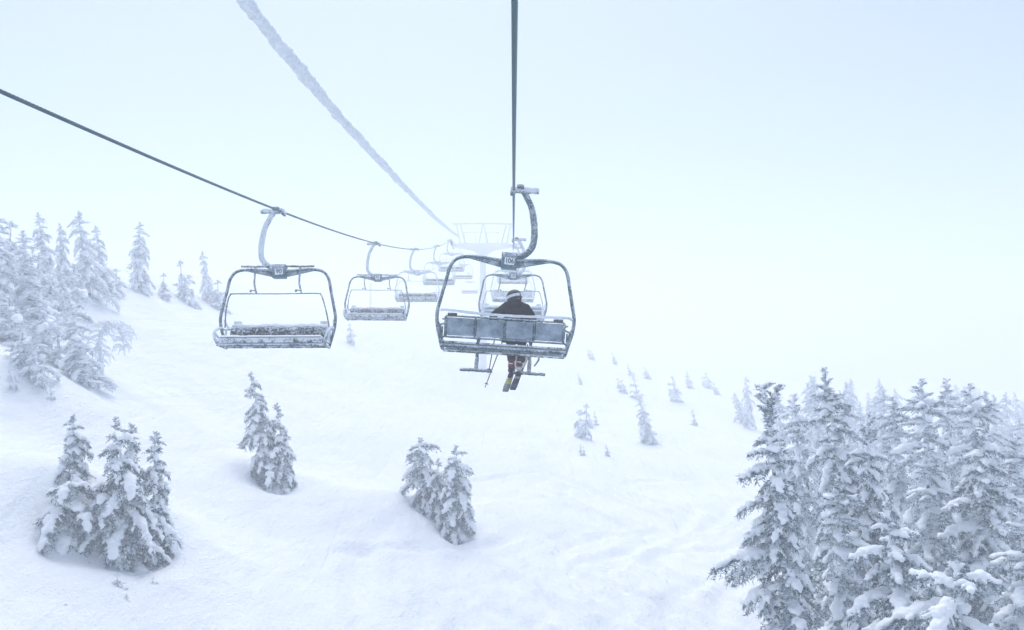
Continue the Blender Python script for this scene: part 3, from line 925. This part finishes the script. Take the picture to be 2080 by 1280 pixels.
def bough_geo(L, seed, lod):
    """one snow-laden bough along +x: (snow verts, faces), (needle verts, tris)"""
    rng = np.random.RandomState(seed)
    fine = lod == 0
    droop = rng.uniform(.25, .5)
    def main(s): return np.array([L * s * (1 - .12 * s), .05 * L * math.sin(s * 3 + seed), L * (.10 * s - droop * s * s)])
    SV, SF, ns = [], [], 0
    NV, NT = [], []
    def blob(c, r, sq=.8, dirv=None, stretch=1.0):
        nonlocal ns
        v = ICO_V * r * np.array([stretch, 1, sq]) + c
        SV.append(v); SF.append(ICO_F + ns); ns += len(v)
    def spike(p, d, ln, w):
        d = d / (np.linalg.norm(d) + 1e-9)
        a = np.cross(d, rng.normal(size=3)); a /= np.linalg.norm(a) + 1e-9
        i = len(NV)
        NV.extend([p, p + d * ln * .45 + a * w, p + d * ln, p + d * ln * .45 - a * w])
        NT.extend([(i, i + 1, i + 2), (i, i + 2, i + 3)])
    def limb(P, r):
        for i in range(len(P) - 1):
            k = len(NV)
            d = P[i + 1] - P[i]; a = np.cross(d, [0, 0, 1.]); a = a / (np.linalg.norm(a) + 1e-9) * r; u = np.array([0, 0, r])
            for q in (P[i], P[i + 1]): NV.extend([q + a, q - a * .5 + u, q - a * .5 - u])
            for j in range(3):
                b = (j + 1) % 3
                NT.extend([(k + j, k + b, k + 3 + b), (k + j, k + 3 + b, k + 3 + j)])
    S = np.linspace(0, 1, 9)
    limb([main(s) for s in S], .012 + .008 * L)
    step = .075 if fine else .12
    ntw = max(4, int(L / step))
    sp = .017 if fine else .040
    wN = .0085 if fine else .016
    lnN = .088 if fine else .10
    # snow along the stem: lumps, thinner towards tip
    base_r = .046 + .050 * min(L, 2.0)
    s = .06
    gap = 0
    while s < 1.0:
        if vnoise(np.array([s * 6.0 * L + seed]), np.array([seed * .37]))[0] < -.55 and s > .15:
            s += .03; continue
        prof = (min(1, s / .25) ** .5) * (1 - s) ** .45 * .9 + .22
        r = base_r * prof * rng.uniform(.65, 1.4)
        c = main(s) + np.array([0, rng.normal() * r * .25, r * .45])
        blob(c, r, .66, stretch=1.2)
        s += max(.35 * r, .02) / L * 1.6
    for k in range(ntw):
        s = .10 + .88 * (k + rng.uniform(-.3, .3)) / ntw
        s = min(max(s, .06), .985)
        side = 1 if k % 2 else -1
        p0 = main(s)
        tl = L * .42 * (1 - s) ** .62 * min(1, .45 + s * 2.2) * rng.uniform(.7, 1.15) + .07
        ang = R(rng.uniform(40, 62)) * side
        t = main(min(1, s + .02)) - main(max(0, s - .02)); t /= np.linalg.norm(t)
        hx = np.array([t[0] * math.cos(ang) - t[1] * math.sin(ang), t[0] * math.sin(ang) + t[1] * math.cos(ang), t[2] * .6])
        dr = rng.uniform(.25, .7)
        n = max(3, int(tl / (.05 if fine else .08)))
        tp = [p0 + hx * tl * q + np.array([0, 0, -dr * tl * q * q]) for q in np.linspace(0, 1, n + 1)]
        limb(tp, .007)
        loaded = rng.rand() < .72
        for q in np.linspace(.12, 1.0, max(3, int(tl / .03))):
            i = min(int(q * n), n - 1); pp = tp[i] + (tp[i + 1] - tp[i]) * (q * n - i)
            if loaded and q < rng.uniform(.45, .95):
                r = (.020 + .032 * tl) * (1 - .5 * q) * rng.uniform(.6, 1.35)
                blob(pp + np.array([0, 0, r * .5]), r, .8)
        nn = max(4, int(tl / sp))
        for q in np.linspace(.05, 1.0, nn):
            i = min(int(q * n), n - 1); pp = tp[i] + (tp[i + 1] - tp[i]) * (q * n - i)
            d0 = tp[i + 1] - tp[i]; d0 = d0 / np.linalg.norm(d0)
            lat = np.cross(d0, [0, 0, 1.]); lat /= np.linalg.norm(lat) + 1e-9
            for sd in (-1, 1):
                dd = d0 * rng.uniform(.3, .9) + lat * sd * rng.uniform(.2, 1.0) + np.array([0, 0, rng.uniform(-1.0, .7)])
                spike(pp, dd, lnN * rng.uniform(.6, 1.25), wN * rng.uniform(.7, 1.3))
    for q in np.linspace(.08, 1.0, int(L / sp * 1.0) + 4):
        pp = main(q); t = main(min(1, q + .02)) - main(max(0, q - .02)); t /= np.linalg.norm(t)
        for sd in (-1, 1, 0):
            dd = t * rng.uniform(.3, 1) + np.array([0, sd * rng.uniform(.2, 1), rng.uniform(-1.2, -.1)])
            spike(pp, dd, lnN * rng.uniform(.7, 1.5), wN * rng.uniform(.8, 1.3))
    SVc = np.concatenate(SV); SFc = np.concatenate(SF)
    vs = (.015 + .009 * L) if fine else (.03 + .018 * L)
    v, nn, f = voxel(SVc, SFc, vs)
    am = .018 if fine else .024
    d = am * 1.5 * vnoise(v[:, 0] / .16, v[:, 1] / .16 + seed, v[:, 2] / .16) + am * (vnoise(v[:, 0] / .07 + seed, v[:, 1] / .07, v[:, 2] / .07) + .6 * vnoise(v[:, 0] / .03, v[:, 1] / .03 + seed, v[:, 2] / .03))
    v = v + nn * d[:, None]
    return (v, f), (np.array(NV), np.array(NT))

CLASSES = [.3, .6, 1.0, 1.5]
GEO = {}
for lod in (0, 1):
    for ci, L in enumerate(CLASSES):
        for k in range(3):
            GEO[(lod, ci, k)] = bough_geo(L, 100 + ci * 10 + k + lod * 57, lod)
BM_ME = {}
for (lod, ci, k), (sn, nd) in GEO.items():
    if lod == 0:
        f = sn[1]
        sm = np_mesh('snow_load', sn[0], f if f.shape[1] == 3 else None, [M_SNOW], f if f.shape[1] == 4 else None)
        BM_ME[(ci, k)] = (np_mesh('bough', nd[0], nd[1], [M_NEEDLE_DARK], smooth=False), sm)

def layout(h, rad, seed, low=.04, dens=1.0, power=.8, top_open=0.0):
    """list of (z, azimuth, length, pitch, roll) boughs of one spruce of height h and widest radius rad"""
    rng = np.random.RandomState(seed)
    out = []
    sect = rng.uniform(.72, 1.22, 9)
    z = h * low
    while z < h * .92:
        t = z / h
        Rz = rad * (1 - t) ** power * (1.0 if t > .12 else .75 + 2 * t) + .05
        n = max(3, int(round((5.1 if t < .8 else 4.2) * dens)))
        a0 = rng.uniform(0, 6.28)
        for k in range(n):
            a = a0 + k * 6.283 / n + rng.uniform(-.45, .45)
            ln = Rz * rng.uniform(.7, 1.2) * sect[int((a % 6.283) / 6.284 * 9)] * 1.12
            if rng.rand() < .08: ln *= 1.3
            pitch = R(np.interp(t, [0, .4, .72, .92], [34, 36, 24, -22]) + rng.uniform(-16, 14))   # positive = down
            out.append((z + rng.uniform(-.16, .16) * min(1, h / 3), a, max(.12, ln), pitch, rng.uniform(-.35, .35)))
        z += (.17 + .20 * Rz) / dens * rng.uniform(.8, 1.2)
    nl = int(6 + h * .8)
    for k in range(nl):
        q = k / (nl - 1)
        out.append((h * (.90 + .085 * q), rng.uniform(0, 6.28), (.11 + .016 * h) * (1.1 - .5 * q) * rng.uniform(.8, 1.2), R(-np.interp(q, [0, 1], [52, 84]) + rng.uniform(-15, 15)), 0))
    return out

def pick(L, rng):
    ci = int(np.argmin([abs(math.log(L / c)) for c in CLASSES]))
    return ci, rng.randint(3), L / CLASSES[ci]

def bough_matrix(z, a, pitch, roll, s, lean, h, off=(0, 0)):
    M = Euler((0, 0, a)).to_matrix() @ Euler((roll, pitch, 0)).to_matrix()
    return M, (lean[0] * z + off[0] + (lean[2] * (z / h) ** 2 * h if len(lean) > 2 else 0), lean[1] * z + off[1], z)

def trunk_mesh(h, lean, seed):
    b = MB(seed)
    r = .035 + .014 * h
    b.tube([(lean[0] * z + (lean[2] * (z / h) ** 2 * h if len(lean) > 2 else 0), lean[1] * z, z) for z in np.linspace(-.5, h, 10)], [r * 1.25, r, r * .8, r * .55, r * .3, .012], 9, jit=.06)
    return b

TREES = []
def near_tree(pos, h, rad, lean, seed, label, name='snowy_spruce', group=None, tops=None, low=.04, power=.8, dens=1.0, extra=()):
    """thing > trunk, bough > snow_load; boughs share their meshes"""
    rng = np.random.RandomState(seed + 1)
    root = empty(name, pos); tag(root, label, 'tree', group)
    trunk_mesh(h, lean, seed).build('trunk', M_BARK, root)
    for (z, a, ln, pi_, ro) in layout(h, rad, seed, low, dens, power) + [(h - q[0], R(q[1]), q[2], R(q[3]), 0) for q in extra]:
        ci, k, s = pick(ln, rng)
        M, loc = bough_matrix(z, a, pi_, ro, s, lean, h)
        nd, sn = BM_ME[(ci, k)]
        o = link('bough', nd, root); o.location = loc; o.rotation_euler = M.to_euler(); o.scale = (s, s * rng.uniform(.85, 1.2), s)
        link('snow_load', sn, o)
    for (dx, dz, ln, n) in tops or ():
        for k in range(n):
            q = k / n
            nd, sn = BM_ME[(0, k % 3)]
            o = link('bough', nd, root)
            o.location = (lean[0] * h + (lean[2] * h if len(lean) > 2 else 0) + dx * q, lean[1] * h, h - .25 + dz * q)
            o.rotation_euler = (rng.uniform(-.6, .6), R(-rng.uniform(50, 90)), rng.uniform(0, 6.28)); o.scale = (ln, ln, ln)
            link('snow_load', sn, o)
    return root

VAR = []
def variant(h, rad, seed, dens, power=.8, low=.04, stems=((0, 0, 1),)):
    rng = np.random.RandomState(seed)
    SV, SQ, ST, NV, NT, a, b = [], [], [], [], [], 0, 0
    lay = []
    for j, (sx, sy, hs_) in enumerate(stems):
        lay += [(q, (sx, sy)) for q in layout(h * hs_, rad * (.6 + .4 * hs_) * (1 if len(stems) == 1 else .75), seed + j * 7, low, dens, power)]
    for (z, az, ln, pi_, ro), off in lay:
        ci, k, s = pick(ln, rng)
        M, loc = bough_matrix(z, az, pi_, ro, s, (0, 0), h, off)
        Mn = np.array(M) * s
        (v, f), (nv, nt) = GEO[(1, ci, k)]
        SV.append(v @ Mn.T + loc); (SQ if f.shape[1] == 4 else ST).append(f + a); a += len(v)
        NV.append(nv @ Mn.T + loc); NT.append(nt + b); b += len(nv)
    sn = np_mesh('snow_load', np.concatenate(SV), np.concatenate(ST) if ST else None, [M_SNOW], np.concatenate(SQ) if SQ else None)
    nd = np_mesh('crown', np.concatenate(NV), np.concatenate(NT), [M_NEEDLE], smooth=False)
    tr = trunk_mesh(h, (0, 0), seed).mesh('trunk', M_BARK)
    return dict(h=h, rad=rad, sn=sn, nd=nd, tr=tr)
VARS = {'s': [variant(1.6, .5, 1, .7, .6, stems=((0, 0, 1), (.3, .1, .6), (-.25, -.1, .45))), variant(1.9, .55, 2, .65, .55, stems=((0, 0, 1), (-.32, 0, .7), (.3, -.2, .4))), variant(1.4, .5, 12, .7, .7, stems=((0, 0, 1), (.35, .1, .8)))],
        'm': [variant(3.6, .85, 3, .9), variant(4.0, .8, 4, .85), variant(3.4, 1.0, 5, .85)],
        'l': [variant(7.0, 1.35, 6, .85), variant(7.5, 1.6, 7, .8), variant(6.6, 1.5, 8, .85)]}

_tr = np.random.RandomState(77)
def far_tree(pos, h, rad, label, group=None, name='snowy_spruce', cls=None, lean=(0, 0), cat='tree', needle=None):
    cls = cls or ('s' if h < 2.6 else 'm' if h < 5.2 else 'l')
    v = VARS[cls][_tr.randint(3)]
    root = empty(name, pos)
    s = h / v['h']; w = rad / v['rad']
    root.rotation_euler = (lean[1], lean[0], 0)
    az = _tr.uniform(0, 6.28)
    for nm, me in (('trunk', v['tr']), ('crown', v['nd']), ('snow_load', v['sn'])):
        o = link(nm, me, root); o.scale = (w, w, s); o.rotation_euler = (0, 0, az)
        if needle and nm == 'crown': o.material_slots[0].link = 'OBJECT'; o.material_slots[0].material = needle
    tag(root, label, cat, group)
    return root

def by_base(bx, by, tx, ty):
    p = hit(bx, by)
    t = at(tx, ty, p[1])
    z = float(H(p[0], p[1]))
    return np.array([p[0], p[1], z]), t[2] - z, (t[0] - p[0]) / max(t[2] - z, .1)
def by_top(tx, ty, d, lean=0.0):
    t = at(tx, ty, d)
    z = float(H(t[0], d)); h = t[2] - z
    x = t[0] - lean * h
    z = float(H(x, d))
    return np.array([x, d, z]), t[2] - z, lean
def put_near(spec, rr, seed, label, **kw):
    pos, h, ln = spec
    pos = pos - np.array([0, 0, .2])
    return near_tree(tuple(pos), h + .2, rr * h, (ln - (cv := .10 * math.sin(seed * 2.3)), .04 * math.sin(seed * 1.7), cv), seed, label, **kw)
def put_far(spec, rr, label, **kw):
    pos, h, ln = spec
    return far_tree(tuple(pos - np.array([0, 0, .08])), h + .08, rr * h, label, lean=(math.atan(ln), 0), **kw)

# nearest trees, bough by bough
G_CL = 'young spruces in the clump at lower left'
put_near(by_base(262, 1135, 240, 850), .5, 21, 'broad snow loaded spruce in the middle of the lower left clump', group=G_CL, power=.75)
put_near(by_base(272, 1060, 268, 862), .30, 22, 'narrow spruce top rising right behind the middle tree of the clump', group=G_CL)
put_near(by_base(322, 1110, 312, 878), .30, 23, 'slender spruce at the right edge of the lower left clump', group=G_CL)
put_near(by_base(152, 975, 148, 848), .42, 24, 'small spruce at the upper left back of the lower left clump', group=G_CL)
put_near(by_base(140, 1080, 150, 950), 1.05, 25, 'low wide spruce bush half buried on the mound, left of the clump', group=G_CL, power=.55)
put_near(by_base(560, 985, 510, 757), .32, 26, 'leaning young spruce alone on the slope under chair 90')
put_near(by_base(222, 1120, 214, 985), .5, 51, 'squat snow caked spruce filling the gap left of the middle tree of the clump', group=G_CL, power=.6)
put_near(by_base(305, 1135, 300, 1020), .5, 52, 'squat spruce at the front foot of the lower left clump, right of the middle tree', group=G_CL, power=.6)
put_near(by_base(898, 1062, 890, 935), .5, 53, 'low spruce joining the two bushy spruces at the centre of the slope', power=.5)
put_near(by_base(584, 990, 560, 822), .21, 27, 'shorter spruce leaning against the right of the lone young spruce')
put_near(by_base(878, 1052, 856, 890), .46, 28, 'left spruce of the bushy pair at the centre of the slope', power=.5)
put_near(by_base(918, 1085, 926, 905), .38, 29, 'right spruce of the bushy pair at the centre of the slope', power=.5)
put_near(by_top(1572, 835, 15.5, -.12), .225, 31, 'tall foreground spruce with forked rimed tip at the forest edge', tops=[(-.12, .75, .75, 8), (.16, .7, .7, 8)], extra=[(1.1, 185, .75, 5), (1.7, 170, .85, 2), (2.75, 182, 1.55, -2), (2.85, 176, 1.2, 8), (2.2, 190, .8, 8), (.8, 175, .5, -5)])
put_near(by_top(1666, 750, 19.5, -.07), .2, 32, 'tall spruce with knobbly thin tip right behind the foreground spruce')
put_near(by_top(1757, 838, 18.0, -.05), .24, 33, 'rounded spruce with white snowy head in the middle of the right forest')
put_near(by_top(1955, 1115, 13.0, -.05), .55, 34, 'low broad spruce loaded with snow at the bottom right corner', power=.6)
put_near(by_top(1800, 1010, 14.5, -.03), .36, 35, 'dark spruce wedged low between foreground spruce and corner spruce')
put_near(by_top(1985, 850, 19.0, -.04), .3, 36, 'dense heavily rimed spruce above the corner spruce')

# right forest, second row
G_RF = 'snow laden spruces of the right hand forest'
for (tx, ty, d, ln, rr, lab) in [
    (1870, 768, 23, -.05, .24, 'tall pointed spruce with blue shaded crown, right of the rounded spruce'),
    (1922, 768, 28, -.03, .18, 'slim dark tipped spruce between two larger ones in the forest'),
    (1968, 778, 24, -.04, .22, 'spruce with a full white crown right of the slim dark tip'),
    (2003, 795, 27, -.02, .2, 'thin tipped spruce fourth from the right edge of the forest skyline'),
    (1815, 805, 26, -.04, .22, 'greyish spruce filling the gap right of the rounded spruce top'),
    (2062, 880, 21, -.03, .25, 'spruce cut by the right edge above the corner'),
    (1712, 800, 27, -.03, .22, 'pale spruce showing between the knobbly tip and rounded spruce'),
    (1612, 800, 25, -.05, .22, 'pale frosted spruce behind the fork of the foreground tree'),
    (2075, 1010, 16, 0, .3, 'near spruce at the right edge, half out of the frame'),
    (1880, 900, 20, -.02, .26, 'snow draped spruce below the tall pointed one'),
    (1700, 960, 17.5, -.02, .24, 'shaded spruce tucked behind the right side of the foreground tree')]:
    put_far(by_top(tx, ty, d, ln), rr * 1.15, lab, group=G_RF, needle=M_NEEDLE_MID)
rng = np.random.RandomState(12)
for k in range(60):
    d = rng.uniform(34, 95); tx = rng.uniform(1490 + max(0, 45 - d) * 8, 2200); ty = np.interp(tx, [1480, 1700, 2080, 2200], [775, 772, 806, 815]) + rng.uniform(-14, 42)
    s = by_top(tx, ty, d, -.03)
    if s[1] > 1.2:
        put_far((s[0], min(s[1], 9), s[2]), .25, 'pale spruce fading into the fog at the back of the right forest' if d > 52 else 'frosted grey spruce in the middle rows of the right forest', group='foggy back rows of the right forest' if d > 52 else 'middle rows of the right forest')

# left forest on the bank
G_LF = 'snow laden spruces on the left bank'
for (bx, by, tx, ty, rr, lab) in [
    (60, 660, 48, 468, .33, 'big dark clotted spruce at the left edge of the photo'),
    (-15, 640, -4, 430, .3, 'spruce cut off by the left edge behind the big clotted one'),
    (95, 600, 78, 430, .22, 'tall pale spruce behind the right shoulder of the big clotted spruce'),
    (130, 600, 122, 452, .22, 'spruce with a blunt top between two taller pale ones on the left bank'),
    (182, 608, 158, 427, .25, 'highest spruce of the left bank with a ragged bent tip'),
    (216, 598, 194, 457, .24, 'narrow spruce just right of the ragged bent tip'),
    (283, 592, 283, 452, .23, 'solitary pointed spruce on the crest of the left bank'),
    (374, 612, 366, 530, .25, 'small pale conical spruce on the crest, left of the twisted one'),
    (425, 615, 410, 508, .2, 'twisted thin spruce on the crest near chair 90'),
    (170, 782, 145, 615, .36, 'wide clotted spruce standing low on the left bank beside the arch'),
    (20, 700, 15, 600, .5, 'frosted undergrowth spruce beneath the big clotted one'),
    (18, 560, 22, 452, .3, 'pale spruce half hidden behind the big clotted one, at far left'),
    (150, 640, 150, 540, .45, 'bushy low spruce in front of the ragged bent tip'),
    (100, 660, 104, 545, .4, 'clotted mid height spruce right of the big clotted one'),
    (48, 745, 45, 660, .5, 'round snow caked spruce above the snow mound'),
    (235, 600, 236, 548, .5, 'low frosted spruce right of the narrow one on the bank'),
    (120, 745, 118, 650, .42, 'snow caked spruce leaning on the left of the wide clotted one'),
    (85, 720, 80, 600, .4, 'small shaded spruce between the big clotted and the wide one')]:
    put_far(by_base(bx, by, tx, ty), rr * 1.25, lab, group=G_LF)
for (bx, by, tx, ty, lab) in [
    (445, 628, 442, 570, 'rounded frosted bush beside the post of chair 90'),
    (335, 606, 332, 556, 'faint rounded bush between two spruces on the crest'),
    (130, 660, 128, 590, 'snow buried bush below the ragged bent spruce'),
    (70, 775, 72, 700, 'snow capped bush on the left bank below the undergrowth'),
    (22, 795, 20, 735, 'thin rimed sapling standing alone at the left edge'),
    (105, 812, 102, 768, 'sapling tip poking from the snow mound at left')]:
    put_far(by_base(bx, by, tx, ty), .45 if 'bush' in lab else .22, lab, name='frosted_bush' if 'bush' in lab else 'sapling', cat='bush' if 'bush' in lab else 'sapling')

# scattered small spruces on the piste edge
G_SM = 'small rimed spruces scattered on the open slope'
for (bx, by, tx, ty, lab) in [
    (1188, 892, 1192, 822, 'bushy double sapling left of the larger scattered spruce'),
    (1213, 864, 1208, 836, 'small twig beside the bushy double sapling'),
    (1181, 924, 1179, 904, 'tiny sapling tip lowest left of the scattered ones'),
    (1236, 928, 1232, 903, 'tiny sapling tip right of the lowest left one'),
    (1320, 902, 1300, 812, 'largest of the scattered small spruces on the open slope'),
    (1263, 797, 1254, 768, 'small frosted spruce left of the pair below the ridge'),
    (1297, 812, 1287, 764, 'thin small spruce touching the pair below the ridge'),
    (1281, 762, 1275, 738, 'faint tuft high on the slope near the ridge line'),
    (1316, 770, 1309, 744, 'faint tuft to the right of the highest one'),
    (1377, 815, 1365, 765, 'upright small spruce midway along the open slope'),
    (1412, 864, 1406, 832, 'small round sapling between the scattered and forest edge trees'),
    (1403, 788, 1394, 755, 'pale small spruce fading at the ridge, left one'),
    (1442, 790, 1434, 757, 'pale small spruce fading at the ridge, right one'),
    (1456, 802, 1450, 778, 'low tuft under the fading pair at the ridge'),
    (1514, 862, 1490, 795, 'bushy small spruce leaning at the edge of the right forest'),
    (1250, 740, 1244, 716, 'barely visible tuft on the far ridge, right'),
    (1200, 730, 1194, 708, 'barely visible tuft on the far ridge, left'),
    (1180, 780, 1174, 758, 'faint leaning twig right of the hanging skis'),
    (714, 699, 711, 658, 'faint small spruce below the second left chair')]:
    s = by_base(bx, by, tx, ty) if hit(bx, by) is not None else None
    if s is not None: put_far(s, .40, lab, group=G_SM, name='small_spruce')
for (bx, by, tx, ty, lab) in [
    (240, 1198, 238, 1166, 'buried twig tuft just below the lower left clump'),
    (312, 1190, 311, 1174, 'dark buried tip right of the twig tuft below the clump'),
    (262, 1226, 258, 1206, 'row of twig tips lowest under the clump'),
    (140, 1242, 136, 1225, 'half buried twig tip nearest the bottom left corner'),
    (930, 1108, 928, 1082, 'snow covered tip at the foot of the centre pair')]:
    put_far(by_base(bx, by, tx, ty), .8, lab, name='buried_twig', cat='sapling')

# bent rimed birch making an arch on the left bank
def arch():
    p = hit(208, 762); z = float(H(p[0], p[1]))
    sc_ = p[1] / FPX
    root = empty('bent_birch', (p[0], p[1], z)); tag(root, 'rounded birch bush with arching rimed twigs beside the wide clotted spruce', 'tree')
    rng = np.random.RandomState(9)
    P = catmull([(0, 0, -.3), (-.05, 0, .5), (-.16, 0, 1.1), (-.1, .05, 1.6), (.15, .05, 1.85), (.5, 0, 1.7), (.75, -.05, 1.2), (.82, -.05, .7)], 8)
    t = MB(2); t.tube(P, [.075, .07, .06, .05, .045, .04, .03, .02], 9, jit=.35); t.build('trunk', M_TWIG, root)
    for k in range(150):
        q = P[int(rng.uniform(.12, .97) * (len(P) - 1))]
        side = rng.choice([-1, 1]); ln = rng.uniform(.3, .7) * min(1.1, .6 + q[2] * .3)
        dx = rng.uniform(-.9, .9) * ln; dy = side * rng.uniform(.1, .9) * ln; dn = rng.uniform(-.25, .45) * ln
        b = MB(k)
        b.tube([q, (q[0] + dx * .4, q[1] + dy * .4, q[2] + ln * .22), (q[0] + dx * .8, q[1] + dy * .8, q[2] + ln * .12), (q[0] + dx * 1.1, q[1] + dy, max(.08, q[2] - dn))], [.012, .024, .034, .012], 6, jit=.6, per=6)
        b.build('branch', M_TWIG if k % 2 else M_SNOW, root)
arch()
print('objects', len(bpy.data.objects), 'tris', sum(len(m.polygons) for m in bpy.data.meshes))
